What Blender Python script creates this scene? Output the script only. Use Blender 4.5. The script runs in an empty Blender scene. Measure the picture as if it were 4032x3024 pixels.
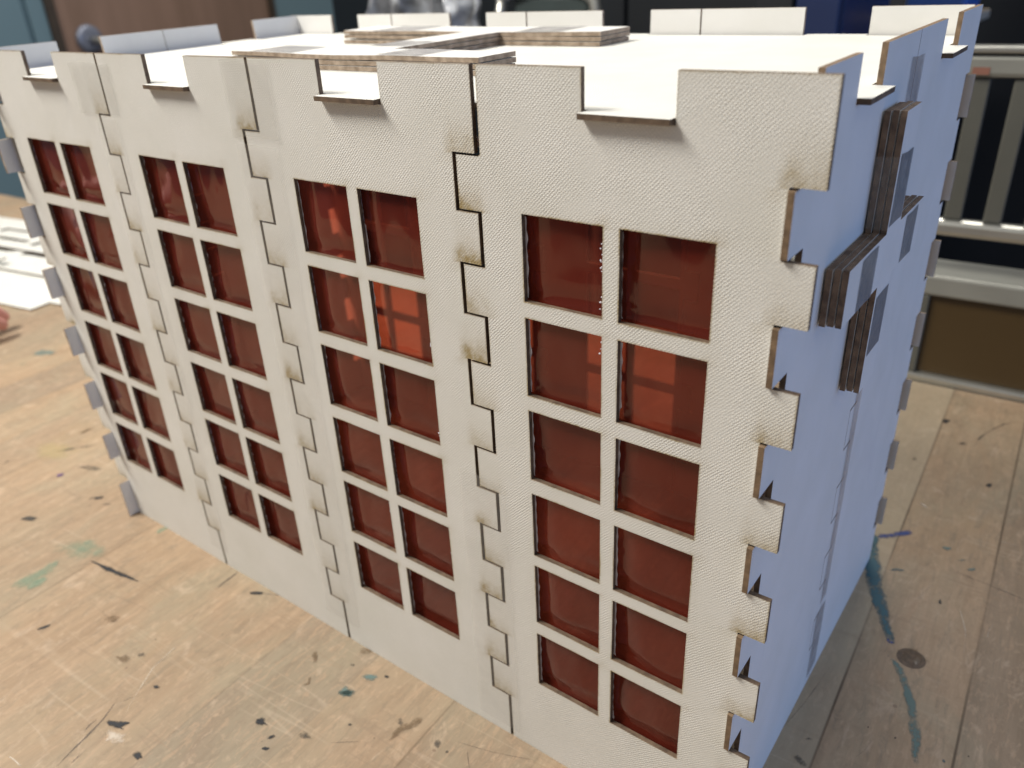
import bpy, bmesh, math, random
from mathutils import Vector, Matrix, noise
random.seed(7)
U = 0.11                       # one model unit (a panel's width) in metres
S = bpy.context.scene
C = bpy.data.collections.new('scene'); S.collection.children.link(C)

# ------------------------------------------------------------ node helpers
class NT:
    def __init__(s, name):
        m = bpy.data.materials.new(name); m.use_nodes = True
        s.m = m; s.t = m.node_tree; s.t.nodes.clear()
        s.out = s.n('ShaderNodeOutputMaterial')
    def n(s, typ, **kw):
        nd = s.t.nodes.new(typ)
        for k, v in kw.items():
            if k in ('ins',):
                for a, b in v.items(): s.set(nd, a, b)
            else: setattr(nd, k, v)
        return nd
    def set(s, nd, a, b):
        if isinstance(b, bpy.types.NodeSocket): s.t.links.new(b, nd.inputs[a])
        else: nd.inputs[a].default_value = b
    def math(s, op, a, b=0.0, c=0.0, clamp=False):
        nd = s.n('ShaderNodeMath', operation=op, use_clamp=clamp)
        s.set(nd, 0, a); s.set(nd, 1, b)
        if op in ('MULTIPLY_ADD', 'WRAP', 'COMPARE', 'SMOOTH_MIN'): s.set(nd, 2, c)
        return nd.outputs[0]
    def mr(s, v, a, b, c=0.0, d=1.0):
        nd = s.n('ShaderNodeMapRange'); nd.clamp = True
        for i, x in enumerate((v, a, b, c, d)): s.set(nd, i, x)
        return nd.outputs[0]
    def obj(s):
        return s.n('ShaderNodeTexCoord').outputs['Object']
    def mp(s, v, scale=(1, 1, 1), rot=(0, 0, 0), loc=(0, 0, 0)):
        nd = s.n('ShaderNodeMapping'); s.set(nd, 0, v)
        nd.inputs['Scale'].default_value = scale; nd.inputs['Rotation'].default_value = rot; nd.inputs['Location'].default_value = loc
        return nd.outputs[0]
    def noise(s, v, scale, detail=3, rough=.5, dist=0.0, w=None):
        nd = s.n('ShaderNodeTexNoise'); s.set(nd, 'Vector', v)
        nd.inputs['Scale'].default_value = scale; nd.inputs['Detail'].default_value = detail
        nd.inputs['Roughness'].default_value = rough; nd.inputs['Distortion'].default_value = dist
        return nd.outputs[0]
    def mix(s, f, a, b, mode='MIX'):
        nd = s.n('ShaderNodeMix', data_type='RGBA', blend_type=mode)
        s.set(nd, 0, f); s.set(nd, 6, a); s.set(nd, 7, b)
        return nd.outputs[2]
    def bump(s, h, strength=.3, dist=.001):
        nd = s.n('ShaderNodeBump'); nd.inputs['Strength'].default_value = strength
        nd.inputs['Distance'].default_value = dist; s.set(nd, 'Height', h)
        return nd.outputs[0]
    def principled(s, col, rough=.6, metal=0., nrm=None, **kw):
        nd = s.n('ShaderNodeBsdfPrincipled')
        s.set(nd, 'Base Color', col); s.set(nd, 'Roughness', rough); s.set(nd, 'Metallic', metal)
        if nrm is not None: s.set(nd, 'Normal', nrm)
        for k, v in kw.items(): s.set(nd, k, v)
        s.t.links.new(nd.outputs[0], s.out.inputs[0])
        return nd
def c4(r, g, b): return (r, g, b, 1.)

def mat_simple(name, col, rough=.6, metal=0., var=.12, scale=30., bump=.0):
    t = NT(name); o = t.obj(); nz = t.noise(o, scale, 4)
    f = t.mr(nz, .3, .7, 1 - var, 1 + var)
    cc = t.n('ShaderNodeVectorMath', operation='SCALE'); cc.inputs[0].default_value = col[:3]; t.set(cc, 'Scale', f)
    nrm = t.bump(nz, bump, .002) if bump else None
    t.principled(cc.outputs[0], rough, metal, nrm)
    return t.m

# ---- embossed white board (painted canvas-like face), burnt where it was cut
def mat_board(name, burn=True, emboss=.5, tone=(.75, .735, .69)):
    t = NT(name); o = t.obj()
    sep = t.n('ShaderNodeSeparateXYZ'); t.set(sep, 0, o)
    big = t.noise(o, 28, 4, .6); mid = t.noise(o, 120, 3)
    col = t.mix(t.mr(big, .35, .7, 0, 1), c4(*tone), c4(tone[0] * .93, tone[1] * .93, tone[2] * .91))
    smud = t.mr(t.noise(t.mp(o, (1, 1, .45)), 16, 5, .65, .6), .60, .78)
    col = t.mix(t.math('MULTIPLY', smud, .22), col, c4(.36, .35, .34))
    if burn:
        at = t.n('ShaderNodeAttribute'); at.attribute_name = 'burn'
        b = t.math('MULTIPLY', at.outputs['Fac'], t.mr(mid, .25, .75, .55, 1.25), clamp=True)
        b = t.math('MULTIPLY', b, t.mr(t.noise(o, 45, 2), .35, .62, .35, 1.15), clamp=True)
        grit = t.mr(t.noise(o, 650, 3, .6), .3, .7, .6, 1.35)
        col = t.mix(t.math('MULTIPLY', t.math('MULTIPLY', b, .95), grit, clamp=True), col, c4(.33, .245, .10))
    # woven emboss: two crossed waves, broken up by noise
    wv = []
    for q in ((1, 1, 1), (-1, -1, 1)):
        w1 = t.n('ShaderNodeTexWave', wave_type='BANDS', bands_direction='DIAGONAL'); t.set(w1, 'Vector', t.mp(o, q))
        w1.inputs['Scale'].default_value = 500; w1.inputs['Distortion'].default_value = 3.2; w1.inputs['Detail'].default_value = 2; w1.inputs['Detail Scale'].default_value = 1.6
        wv.append(w1.outputs['Fac'])
    worn = t.mr(t.noise(o, 60, 3, .6), .35, .65, .3, 1.0)
    h = t.math('MULTIPLY', t.math('MULTIPLY', wv[0], wv[1]), worn)
    h = t.math('ADD', h, t.math('MULTIPLY', t.noise(o, 900, 2), .35))
    col = t.mix(t.mr(h, .8, .15, 0, .36 * emboss), col, c4(.30, .29, .27))  # shade in the pits of the weave, put into the colour
    n1 = t.bump(h, emboss, .00032)
    t.principled(col, .55, 0, n1, **{'Specular IOR Level': .35})
    return t.m

def mat_edge(name, a=(.075, .048, .03), b=(.15, .10, .062)):
    t = NT(name); o = t.obj()
    nz = t.noise(t.mp(o, (1, 1, 1)), 260, 3)
    lay = t.noise(o, 900, 1)
    col = t.mix(t.mr(nz, .35, .65), c4(*a), c4(*b))
    t.principled(col, .75, 0, t.bump(lay, .25, .0004))
    return t.m

def mat_film():
    t = NT('red_film'); o = t.obj()
    nz = t.noise(o, 22, 2, .4)
    nrm = t.bump(nz, .22, .004)
    tr = t.n('ShaderNodeBsdfTransparent'); 
    tr.inputs[0].default_value = (.60, .14, .08, 1)
    gl = t.n('ShaderNodeBsdfGlossy'); t.set(gl, 'Roughness', .06); t.set(gl, 'Normal', nrm); t.set(gl, 'Color', c4(.95, .95, .95))
    df = t.n('ShaderNodeBsdfDiffuse'); t.set(df, 'Color', c4(.27, .040, .022))
    fr = t.n('ShaderNodeFresnel'); fr.inputs[0].default_value = 1.42; t.set(fr, 'Normal', nrm)
    m1 = t.n('ShaderNodeMixShader'); m1.inputs[0].default_value = .33
    t.t.links.new(tr.outputs[0], m1.inputs[1]); t.t.links.new(df.outputs[0], m1.inputs[2])
    m2 = t.n('ShaderNodeMixShader'); t.set(m2, 0, fr.outputs[0])
    t.t.links.new(m1.outputs[0], m2.inputs[1]); t.t.links.new(gl.outputs[0], m2.inputs[2])
    t.t.links.new(m2.outputs[0], t.out.inputs[0])
    return t.m

def mat_tape(name, col=(.42, .40, .37), a=.3, rough=.22):
    t = NT(name); o = t.obj()
    nz = t.noise(o, 90, 4, .6, .5)
    p = t.n('ShaderNodeBsdfPrincipled'); t.set(p, 'Base Color', c4(*col)); t.set(p, 'Roughness', rough); t.set(p, 'Normal', t.bump(nz, .2, .0008))
    tr = t.n('ShaderNodeBsdfTransparent'); m = t.n('ShaderNodeMixShader')
    t.set(m, 0, t.mr(nz, .3, .7, a * .7, a * 1.35))
    t.t.links.new(tr.outputs[0], m.inputs[1]); t.t.links.new(p.outputs[0], m.inputs[2]); t.t.links.new(m.outputs[0], t.out.inputs[0])
    return t.m

def mat_paint(name, col, density=.8, scale=140, rough=.6, thr=.45):
    """worn paint or ink rubbed into wood: covers in patches, fades at its rim (attribute 'rim')"""
    t = NT(name); o = t.obj()
    at = t.n('ShaderNodeAttribute'); at.attribute_name = 'rim'
    nz = t.noise(t.mp(o, (1, .35, 1)), scale, 4, .65)
    n2 = t.noise(t.mp(o, (1, .8, 1)), scale * 3.2, 3, .7)
    n3 = t.noise(o, scale * .35, 2, .5)
    nz = t.math('MULTIPLY_ADD', t.math('SUBTRACT', n2, .5), .9, nz)
    nz = t.math('MULTIPLY_ADD', t.math('SUBTRACT', n3, .5), .9, nz)
    f = t.math('ADD', nz, t.math('MULTIPLY', at.outputs['Fac'], .62))
    f = t.mr(f, thr + .30, thr + .72, 0, density)
    p = t.n('ShaderNodeBsdfPrincipled'); t.set(p, 'Base Color', c4(*col)); t.set(p, 'Roughness', rough)
    tr = t.n('ShaderNodeBsdfTransparent'); m = t.n('ShaderNodeMixShader'); t.set(m, 0, f)
    t.t.links.new(tr.outputs[0], m.inputs[1]); t.t.links.new(p.outputs[0], m.inputs[2]); t.t.links.new(m.outputs[0], t.out.inputs[0])
    return t.m

def mat_table():
    t = NT('worn_maple'); o = t.obj()
    r = t.mp(o, (1 / U, 1 / U, 1 / U))
    sep = t.n('ShaderNodeSeparateXYZ'); t.set(sep, 0, r)
    x, y = sep.outputs[0], sep.outputs[1]
    xs = t.math('DIVIDE', t.math('SUBTRACT', x, 4.106 - .474 * 40), .474)
    idx = t.math('FLOOR', xs); fr = t.math('FRACT', xs)
    wn = t.n('ShaderNodeTexWhiteNoise', noise_dimensions='1D'); t.set(wn, 'W', idx)
    # plank end joints
    off = t.math('MULTIPLY', wn.outputs[0], 9.0)
    ys = t.math('DIVIDE', t.math('ADD', y, off), 700.)
    idy = t.math('FLOOR', ys)
    wn2 = t.n('ShaderNodeTexWhiteNoise', noise_dimensions='2D')
    cb = t.n('ShaderNodeCombineXYZ'); t.set(cb, 0, idx); t.set(cb, 1, idy); t.set(wn2, 'Vector', cb.outputs[0])
    gshift = t.n('ShaderNodeCombineXYZ'); t.set(gshift, 0, t.math('MULTIPLY', wn2.outputs[0], 30.)); t.set(gshift, 2, t.math('MULTIPLY', wn2.outputs[0], 13.))
    va = t.n('ShaderNodeVectorMath', operation='ADD'); t.set(va, 0, r); t.set(va, 1, gshift.outputs[0])
    g = t.noise(t.mp(va.outputs[0], (9, .55, 1)), 1.6, 6, .62, .7)
    lightplank = t.math('COMPARE', idx, 39., .4)
    fine = t.noise(t.mp(va.outputs[0], (40, 1.2, 1)), 2.0, 4, .6)
    col = t.mix(t.mr(g, .3, .72), c4(.48, .365, .26), c4(.36, .265, .18))
    tint = t.mix(wn2.outputs[0], c4(.80, .80, .80), c4(1.16, 1.08, .97))
    col = t.mix(1., col, tint, 'MULTIPLY')
    col = t.mix(t.mr(fine, .35, .7, 0, .22), col, c4(.30, .20, .12))
    blotch = t.noise(t.mp(r, (1.1, .6, 1)), 1.3, 5, .6, .9)
    col = t.mix(t.mr(blotch, .48, .68, 0, .55), col, c4(.41, .36, .25))     # grey-green grime
    warm = t.noise(t.mp(r, (.8, .45, 1), loc=(3, 5, 1)), 1.1, 4, .6, .6)
    col = t.mix(t.mr(warm, .52, .70, 0, .4), col, c4(.53, .375, .22))        # amber varnish left
    pale = t.noise(t.mp(r, (3.0, 1.5, 1), loc=(8, 2, 1)), 2.2, 5, .7, 1.8)
    col = t.mix(t.mr(pale, .58, .66, 0, .5), col, c4(.66, .50, .36))        # scraped patches
    mot = t.noise(t.mp(r, (1.6, .9, 1)), 9, 5, .72, .8)
    col = t.mix(t.mr(mot, .50, .70, 0, .42), col, c4(.28, .20, .13))
    fl = t.noise(t.mp(va.outputs[0], (6, 1.4, 1)), 6, 4, .75, .6)
    col = t.mix(t.mr(fl, .54, .62, 0, .5), col, c4(.58, .40, .26))
    gr = t.noise(t.mp(va.outputs[0], (5, 1.0, 1), loc=(2, 9, 4)), 5, 5, .75, .9)
    col = t.mix(t.mr(gr, .53, .64, 0, .55), col, c4(.30, .235, .16))
    mot2 = t.noise(t.mp(r, (1.4, 1.0, 1), loc=(4, 7, 2)), 17, 4, .7, .5)
    col = t.mix(t.mr(mot2, .57, .66, 0, .3), col, c4(.68, .50, .34))
    col = t.mix(t.math('MULTIPLY', lightplank, .45), col, c4(.62, .52, .36))
    hs = t.n('ShaderNodeHueSaturation'); hs.inputs['Saturation'].default_value = 1.0; hs.inputs['Value'].default_value = .74; t.set(hs, 'Color', col); col = hs.outputs[0]
    # scratches: long thin lines at several angles, light and dark
    for ang, sc, thr, cc, am in ((.35, 1.0, .010, (.60, .49, .37), .2), (-.9, .8, .008, (.24, .18, .12), .32), (1.25, 1.3, .008, (.60, .49, .37), .16), (1.62, 1.6, .012, (.25, .18, .12), .5), (1.5, 2.3, .012, (.28, .19, .12), .5)):
        q = t.mp(r, (.12 * sc, 2.1 * sc, 1), (0, 0, ang + 1.57), (ang * 3, ang * 7, 0))
        nz = t.noise(q, 1.9, 2, .5, .25)
        ln = t.math('ABSOLUTE', t.math('SUBTRACT', nz, .5))
        brk = t.mr(t.noise(t.mp(r, (1, 1, 1), loc=(ang, 3, 0)), 2.2, 3), .52, .62)
        col = t.mix(t.math('MULTIPLY', t.mr(ln, thr, 0, 0, am), brk), col, c4(*cc))
    # ink spots
    for sc, rad, lo, cc in ((1.1, .035, .90, (.03, .03, .035)), (4.2, .04, .95, (.06, .05, .045)), (9, .10, .86, (.22, .15, .10)), (2.4, .03, .97, (.05, .10, .13))):
        v = t.n('ShaderNodeTexVoronoi'); t.set(v, 'Vector', t.mp(va.outputs[0], (1, .8, 1))) if False else t.set(v, 'Vector', r); v.inputs['Scale'].default_value = sc
        sp = t.n('ShaderNodeSeparateColor'); t.set(sp, 0, v.outputs['Color'])
        has = t.mr(sp.outputs[0], lo, lo + .02)
        d = t.math('ADD', v.outputs['Distance'], t.math('MULTIPLY', t.math('SUBTRACT', mot, .5), .12))
        rr = t.math('MULTIPLY', sp.outputs[1], rad)
        col = t.mix(t.math('MULTIPLY', has, t.mr(t.math('SUBTRACT', d, rr), .015, .0, 0, .85)), col, c4(*cc))
    # plank seams
    e = t.math('MINIMUM', fr, t.math('SUBTRACT', 1., fr))
    sv = t.noise(t.mp(r, (.2, .8, 1)), 1.2, 3)
    strong = t.math('MAXIMUM', t.math('MULTIPLY', t.math('COMPARE', t.math('ROUND', xs), 40.5, .7), .95), t.mr(t.math('FRACT', t.math('MULTIPLY', t.math('ROUND', xs), .618)), .3, 1, .08, .5))
    seam = t.math('MULTIPLY', t.math('MULTIPLY', t.mr(e, .004, .017, 1, 0), t.mr(sv, .38, .6, .35, 1)), strong)
    col = t.mix(seam, col, c4(.09, .06, .035))
    h = t.math('SUBTRACT', t.math('MULTIPLY', fine, .5), seam)
    rg = t.mr(mot, .35, .7, .42, .62)
    t.principled(col, rg, 0, t.bump(h, .25, .0008), **{'Specular IOR Level': .4})
    return t.m

M = {}
M['board'] = mat_board('white_board')
M['board_smooth'] = mat_board('white_board_plain', burn=False, emboss=.12, tone=(.70, .69, .67))
M['roof'] = mat_board('white_roof_board', burn=False, emboss=.35, tone=(.70, .695, .66))
M['edge'] = mat_edge('laser_cut_edge')
M['edge_cross'] = mat_edge('stack_cut_edge', (.11, .07, .045), (.21, .14, .09))
M['edge_light'] = mat_edge('paper_cut_edge', (.20, .145, .10), (.36, .28, .21))
M['edge_tan'] = mat_edge('cut_edge_tan', (.12, .078, .045), (.22, .145, .085))
M['film'] = mat_film()
M['tape'] = mat_tape('clear_tape', (.50, .48, .43), .15)
M['tape_faint'] = mat_tape('clear_tape_faint', (.66, .635, .59), .12, .16)
M['tape_dark'] = mat_tape('clear_tape_over_board', (.20, .21, .23), .72, .3)
M['tape_side'] = mat_tape('side_tape', (.42, .38, .38), .42)
M['tape_grey'] = mat_tape('grey_tape', (.33, .31, .32), .5)
M['glue'] = mat_simple('white_glue', (.72, .70, .78), .35, var=.1)
M['table'] = mat_table()

# ------------------------------------------------------------ object helpers
def link(name, me, parent=None, mats=(), loc=None):
    for m in mats: me.materials.append(m)
    o = bpy.data.objects.new(name, me); C.objects.link(o)
    if parent is not None: o.parent = parent
    if loc is not None: o.location = loc
    return o
def tag(o, label=None, cat=None, group=None, kind=None):
    if label: o['label'] = label
    if cat: o['category'] = cat
    if group: o['group'] = group
    if kind: o['kind'] = kind
    return o
def empty(name, loc, label, cat, group=None, rz=0.):
    o = bpy.data.objects.new(name, None); C.objects.link(o); o.empty_display_size = .02
    o.location = Vector(loc) * U; o.rotation_euler.z = rz
    return tag(o, label, cat, group)

# deformations of the slightly wonky model (units)
H = 2.6736
def warp(p):
    x, y, z = p
    if y < .2 and x < .15 and z < 1.4:               # the far left edge of the front leans in towards its foot
        x += .08 * (1 - max(z, 0) / 1.4) * min(1, max(0, 1 - x / .15)) * (1 if y < .1 else 1)
    z += .0173 * max(y, 0) * (z / H)
    return (x, y, z)

def in_rects(rects, a, b):
    return any(r[0] < a < r[1] and r[2] < b < r[3] for r in rects)

def plate(name, solid, holes, w0, w1, frame, parent, mats, maxstep=None, burnf=None, hf=None):
    """A cut sheet: union of rectangles minus holes, extruded between w0 and w1.
    frame(a, b, w) -> xyz in units.  mats: face w0, face w1, edge."""
    rs = solid + holes
    A = sorted({r[0] for r in rs} | {r[1] for r in rs}); B = sorted({r[2] for r in rs} | {r[3] for r in rs})
    def refine(L):
        if not maxstep: return L
        out = []
        for i in range(len(L) - 1):
            n = max(1, math.ceil((L[i + 1] - L[i]) / maxstep))
            out += [L[i] + (L[i + 1] - L[i]) * k / n for k in range(n)]
        return out + [L[-1]]
    if burnf:
        A = sorted(set(A) | {a + d for a in A for d in (-.006, .006)}); B = sorted(set(B) | {b + d for b in B for d in (-.006, .006)})
        A = [a for i, a in enumerate(A) if i == 0 or a - A[i - 1] > 1e-4]; B = [b for i, b in enumerate(B) if i == 0 or b - B[i - 1] > 1e-4]
    A, B = refine(A), refine(B)
    na, nb = len(A) - 1, len(B) - 1
    F = [[in_rects(solid, (A[i] + A[i + 1]) / 2, (B[j] + B[j + 1]) / 2) and not in_rects(holes, (A[i] + A[i + 1]) / 2, (B[j] + B[j + 1]) / 2) for j in range(nb)] for i in range(na)]
    V = []; idx = {}; fa = []; mi = []; burn = []; back = []
    def v(i, j, k):
        q = (i, j, k)
        if q not in idx:
            idx[q] = len(V); w = (w0, w1)[k]
            dw = hf(A[i], B[j]) if hf else 0
            V.append(Vector(frame(A[i], B[j], w + dw)) * U)
            back.append(k == 1)
            burn.append(burnf(A[i], B[j]) if burnf and k == 0 else 0.)
        return idx[q]
    full = lambda i, j: 0 <= i < na and 0 <= j < nb and F[i][j]
    for i in range(na):
        for j in range(nb):
            if not F[i][j]: continue
            fa.append([v(i, j, 0), v(i + 1, j, 0), v(i + 1, j + 1, 0), v(i, j + 1, 0)]); mi.append(0)
            fa.append([v(i, j + 1, 1), v(i + 1, j + 1, 1), v(i + 1, j, 1), v(i, j, 1)]); mi.append(1)
            for di, dj, e in ((-1, 0, ((i, j), (i, j + 1))), (1, 0, ((i + 1, j + 1), (i + 1, j))), (0, -1, ((i + 1, j), (i, j))), (0, 1, ((i, j + 1), (i + 1, j + 1)))):
                if not full(i + di, j + dj):
                    (a, b), (c, d_) = e
                    fa.append([v(a, b, 0), v(c, d_, 0), v(c, d_, 1), v(a, b, 1)]); mi.append(2)
    if burnf:
        rim_ids = {q for f_, m_ in zip(fa, mi) if m_ == 2 for q in f_}
        burn = [min(1., b_ + (.6 if (q in rim_ids and not back[q]) else 0)) for q, b_ in enumerate(burn)]
    me = bpy.data.meshes.new(name); me.from_pydata([tuple(p) for p in V], [], fa)
    o = link(name, me, parent, mats)
    for p, m in zip(me.polygons, mi): p.material_index = m
    if burnf:
        at = me.attributes.new('burn', 'FLOAT', 'POINT'); at.data.foreach_set('value', burn)
    bm = bmesh.new(); bm.from_mesh(me); bmesh.ops.recalc_face_normals(bm, faces=bm.faces); bm.to_mesh(me); bm.free()
    return o

def boxes(name, lst, parent, mats, rot=None, bev=0.):
    """several boxes (x0,x1,y0,y1,z0,z1) in units -> ONE part"""
    bm = bmesh.new()
    for b in lst:
        x0, x1, y0, y1, z0, z1 = b
        r = bmesh.ops.create_cube(bm, size=1, matrix=Matrix.LocRotScale(Vector(((x0 + x1) / 2, (y0 + y1) / 2, (z0 + z1) / 2)) * U, None, Vector((x1 - x0, y1 - y0, z1 - z0)) * U))
    if bev: bmesh.ops.bevel(bm, geom=bm.edges[:], offset=bev * U, segments=2, affect='EDGES', profile=.5)
    me = bpy.data.meshes.new(name); bm.to_mesh(me); bm.free()
    return link(name, me, parent, mats)

def tube(name, pts, r, parent, mats, seg=10, radii=None):
    """a round tube through pts (units)"""
    bm = bmesh.new(); P = [Vector(p) for p in pts]; rings = []
    for i, p in enumerate(P):
        d = (P[min(i + 1, len(P) - 1)] - P[max(i - 1, 0)]).normalized()
        up = Vector((0, 0, 1)) if abs(d.z) < .9 else Vector((1, 0, 0))
        a = d.cross(up).normalized(); b = d.cross(a); rr = radii[i] if radii else r
        rings.append([bm.verts.new((p + (a * math.cos(2 * math.pi * k / seg) + b * math.sin(2 * math.pi * k / seg)) * rr) * U) for k in range(seg)])
    for i in range(len(rings) - 1):
        for k in range(seg): bm.faces.new((rings[i][k], rings[i][(k + 1) % seg], rings[i + 1][(k + 1) % seg], rings[i + 1][k]))
    bm.faces.new(rings[0][::-1]); bm.faces.new(rings[-1])
    bmesh.ops.recalc_face_normals(bm, faces=bm.faces)
    me = bpy.data.meshes.new(name); bm.to_mesh(me); bm.free()
    for p in me.polygons: p.use_smooth = True
    return link(name, me, parent, mats)

def sheet(name, quads, parent, mats, frame, w, step=.06, amp=0., seed=0, sm=True):
    """thin sheets (a0,a1,b0,b1) at height w over a face -> one part"""
    V = []; fa = []
    for (a0, a1, b0, b1) in quads:
        na = max(1, int((a1 - a0) / step)); nb = max(1, int((b1 - b0) / step)); base = len(V)
        for i in range(na + 1):
            for j in range(nb + 1):
                a = a0 + (a1 - a0) * i / na; b = b0 + (b1 - b0) * j / nb
                # slightly uneven outline of torn tape
                ja = .006 * noise.noise(Vector((a * 9, b * 9, seed + 3.))) if amp else 0
                jb = .010 * noise.noise(Vector((a * 9, b * 9, seed + 9.))) if amp else 0
                d = amp * noise.noise(Vector((a * 5, b * 5, seed)))
                V.append(Vector(frame(a + ja, b + jb, w + d)) * U)
        for i in range(na):
            for j in range(nb):
                q = base + i * (nb + 1) + j
                fa.append([q, q + nb + 1, q + nb + 2, q + 1])
    me = bpy.data.meshes.new(name); me.from_pydata([tuple(p) for p in V], [], fa)
    for p in me.polygons: p.use_smooth = sm
    return link(name, me, parent, mats)

# ------------------------------------------------------------ measures of the cut panels (units)
T = .017
c = [.1585, .4284, .481, .7516]
r = [2.2759, 2.0073, 1.9539, 1.6865, 1.6308, 1.3646, 1.3047, 1.0389, .9908, .7223, .6644, .4009]
z1, st = 2.4285, .1685
lev = [z1 - st * k for k in range(14)]                # lev[0]=z1 ... lev[13]=z14
sl, sr = -.079, .006
DN = 2.5665 - T
KF = .0035
def side_rects(u_in, u_out, right, first_out):
    """bands of a toothed edge: list of (z0,z1,out?) from the top"""
    L = [H] + lev + [0.]; out = []
    o = first_out
    for i in range(len(L) - 1):
        out.append((L[i + 1], L[i], o)); o = not o
    return out

def toothed(x0_in, x0_out, x1_in, x1_out, left_first_out, right_first_out, notches, top=H):
    """outline as rectangles: body + teeth - parapet notches"""
    sol = [(x0_in, x1_in, 0, top)]
    for (a, b, o) in side_rects(0, 0, 0, left_first_out):
        if o: sol.append((x0_out, x0_in, a + KF, b - (KF if b < top else 0)))
    for (a, b, o) in side_rects(0, 0, 0, right_first_out):
        if o: sol.append((x1_in, x1_out, a + (KF if a > 0 else 0), b - (KF if b < top else 0)))
    return sol, [(a, b, DN, top + 1) for a, b in notches]

G = .0065
house = empty('model_building', (2, 1, 0), 'white laser-cut board model building with red film windows and toothed corners', 'model building')
hp = Vector((2, 1, 0))
def fr_front(a, b, w):
    x, y, z = warp((a, w, b)); return (x - 2, y - 1, z)
def fr_side(a, b, w):          # a = y, w = x
    x, y, z = warp((w, a, b)); return (x - 2, y - 1, z)
def lw(b): return -.14 * (b / H) ** 2 + .05
def fr_left(a, b, w):
    x, y, z = warp((w + lw(b), a, b)); return (x - 2, y - 1, z)
def fr_back(a, b, w):
    x, y, z = warp((a, w, b)); return (x - 2, y - 1, z)
def fr_roof(a, b, w):
    return (a - 2, b - 1, w + .0173 * max(b, 0) * (w / H))

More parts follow.
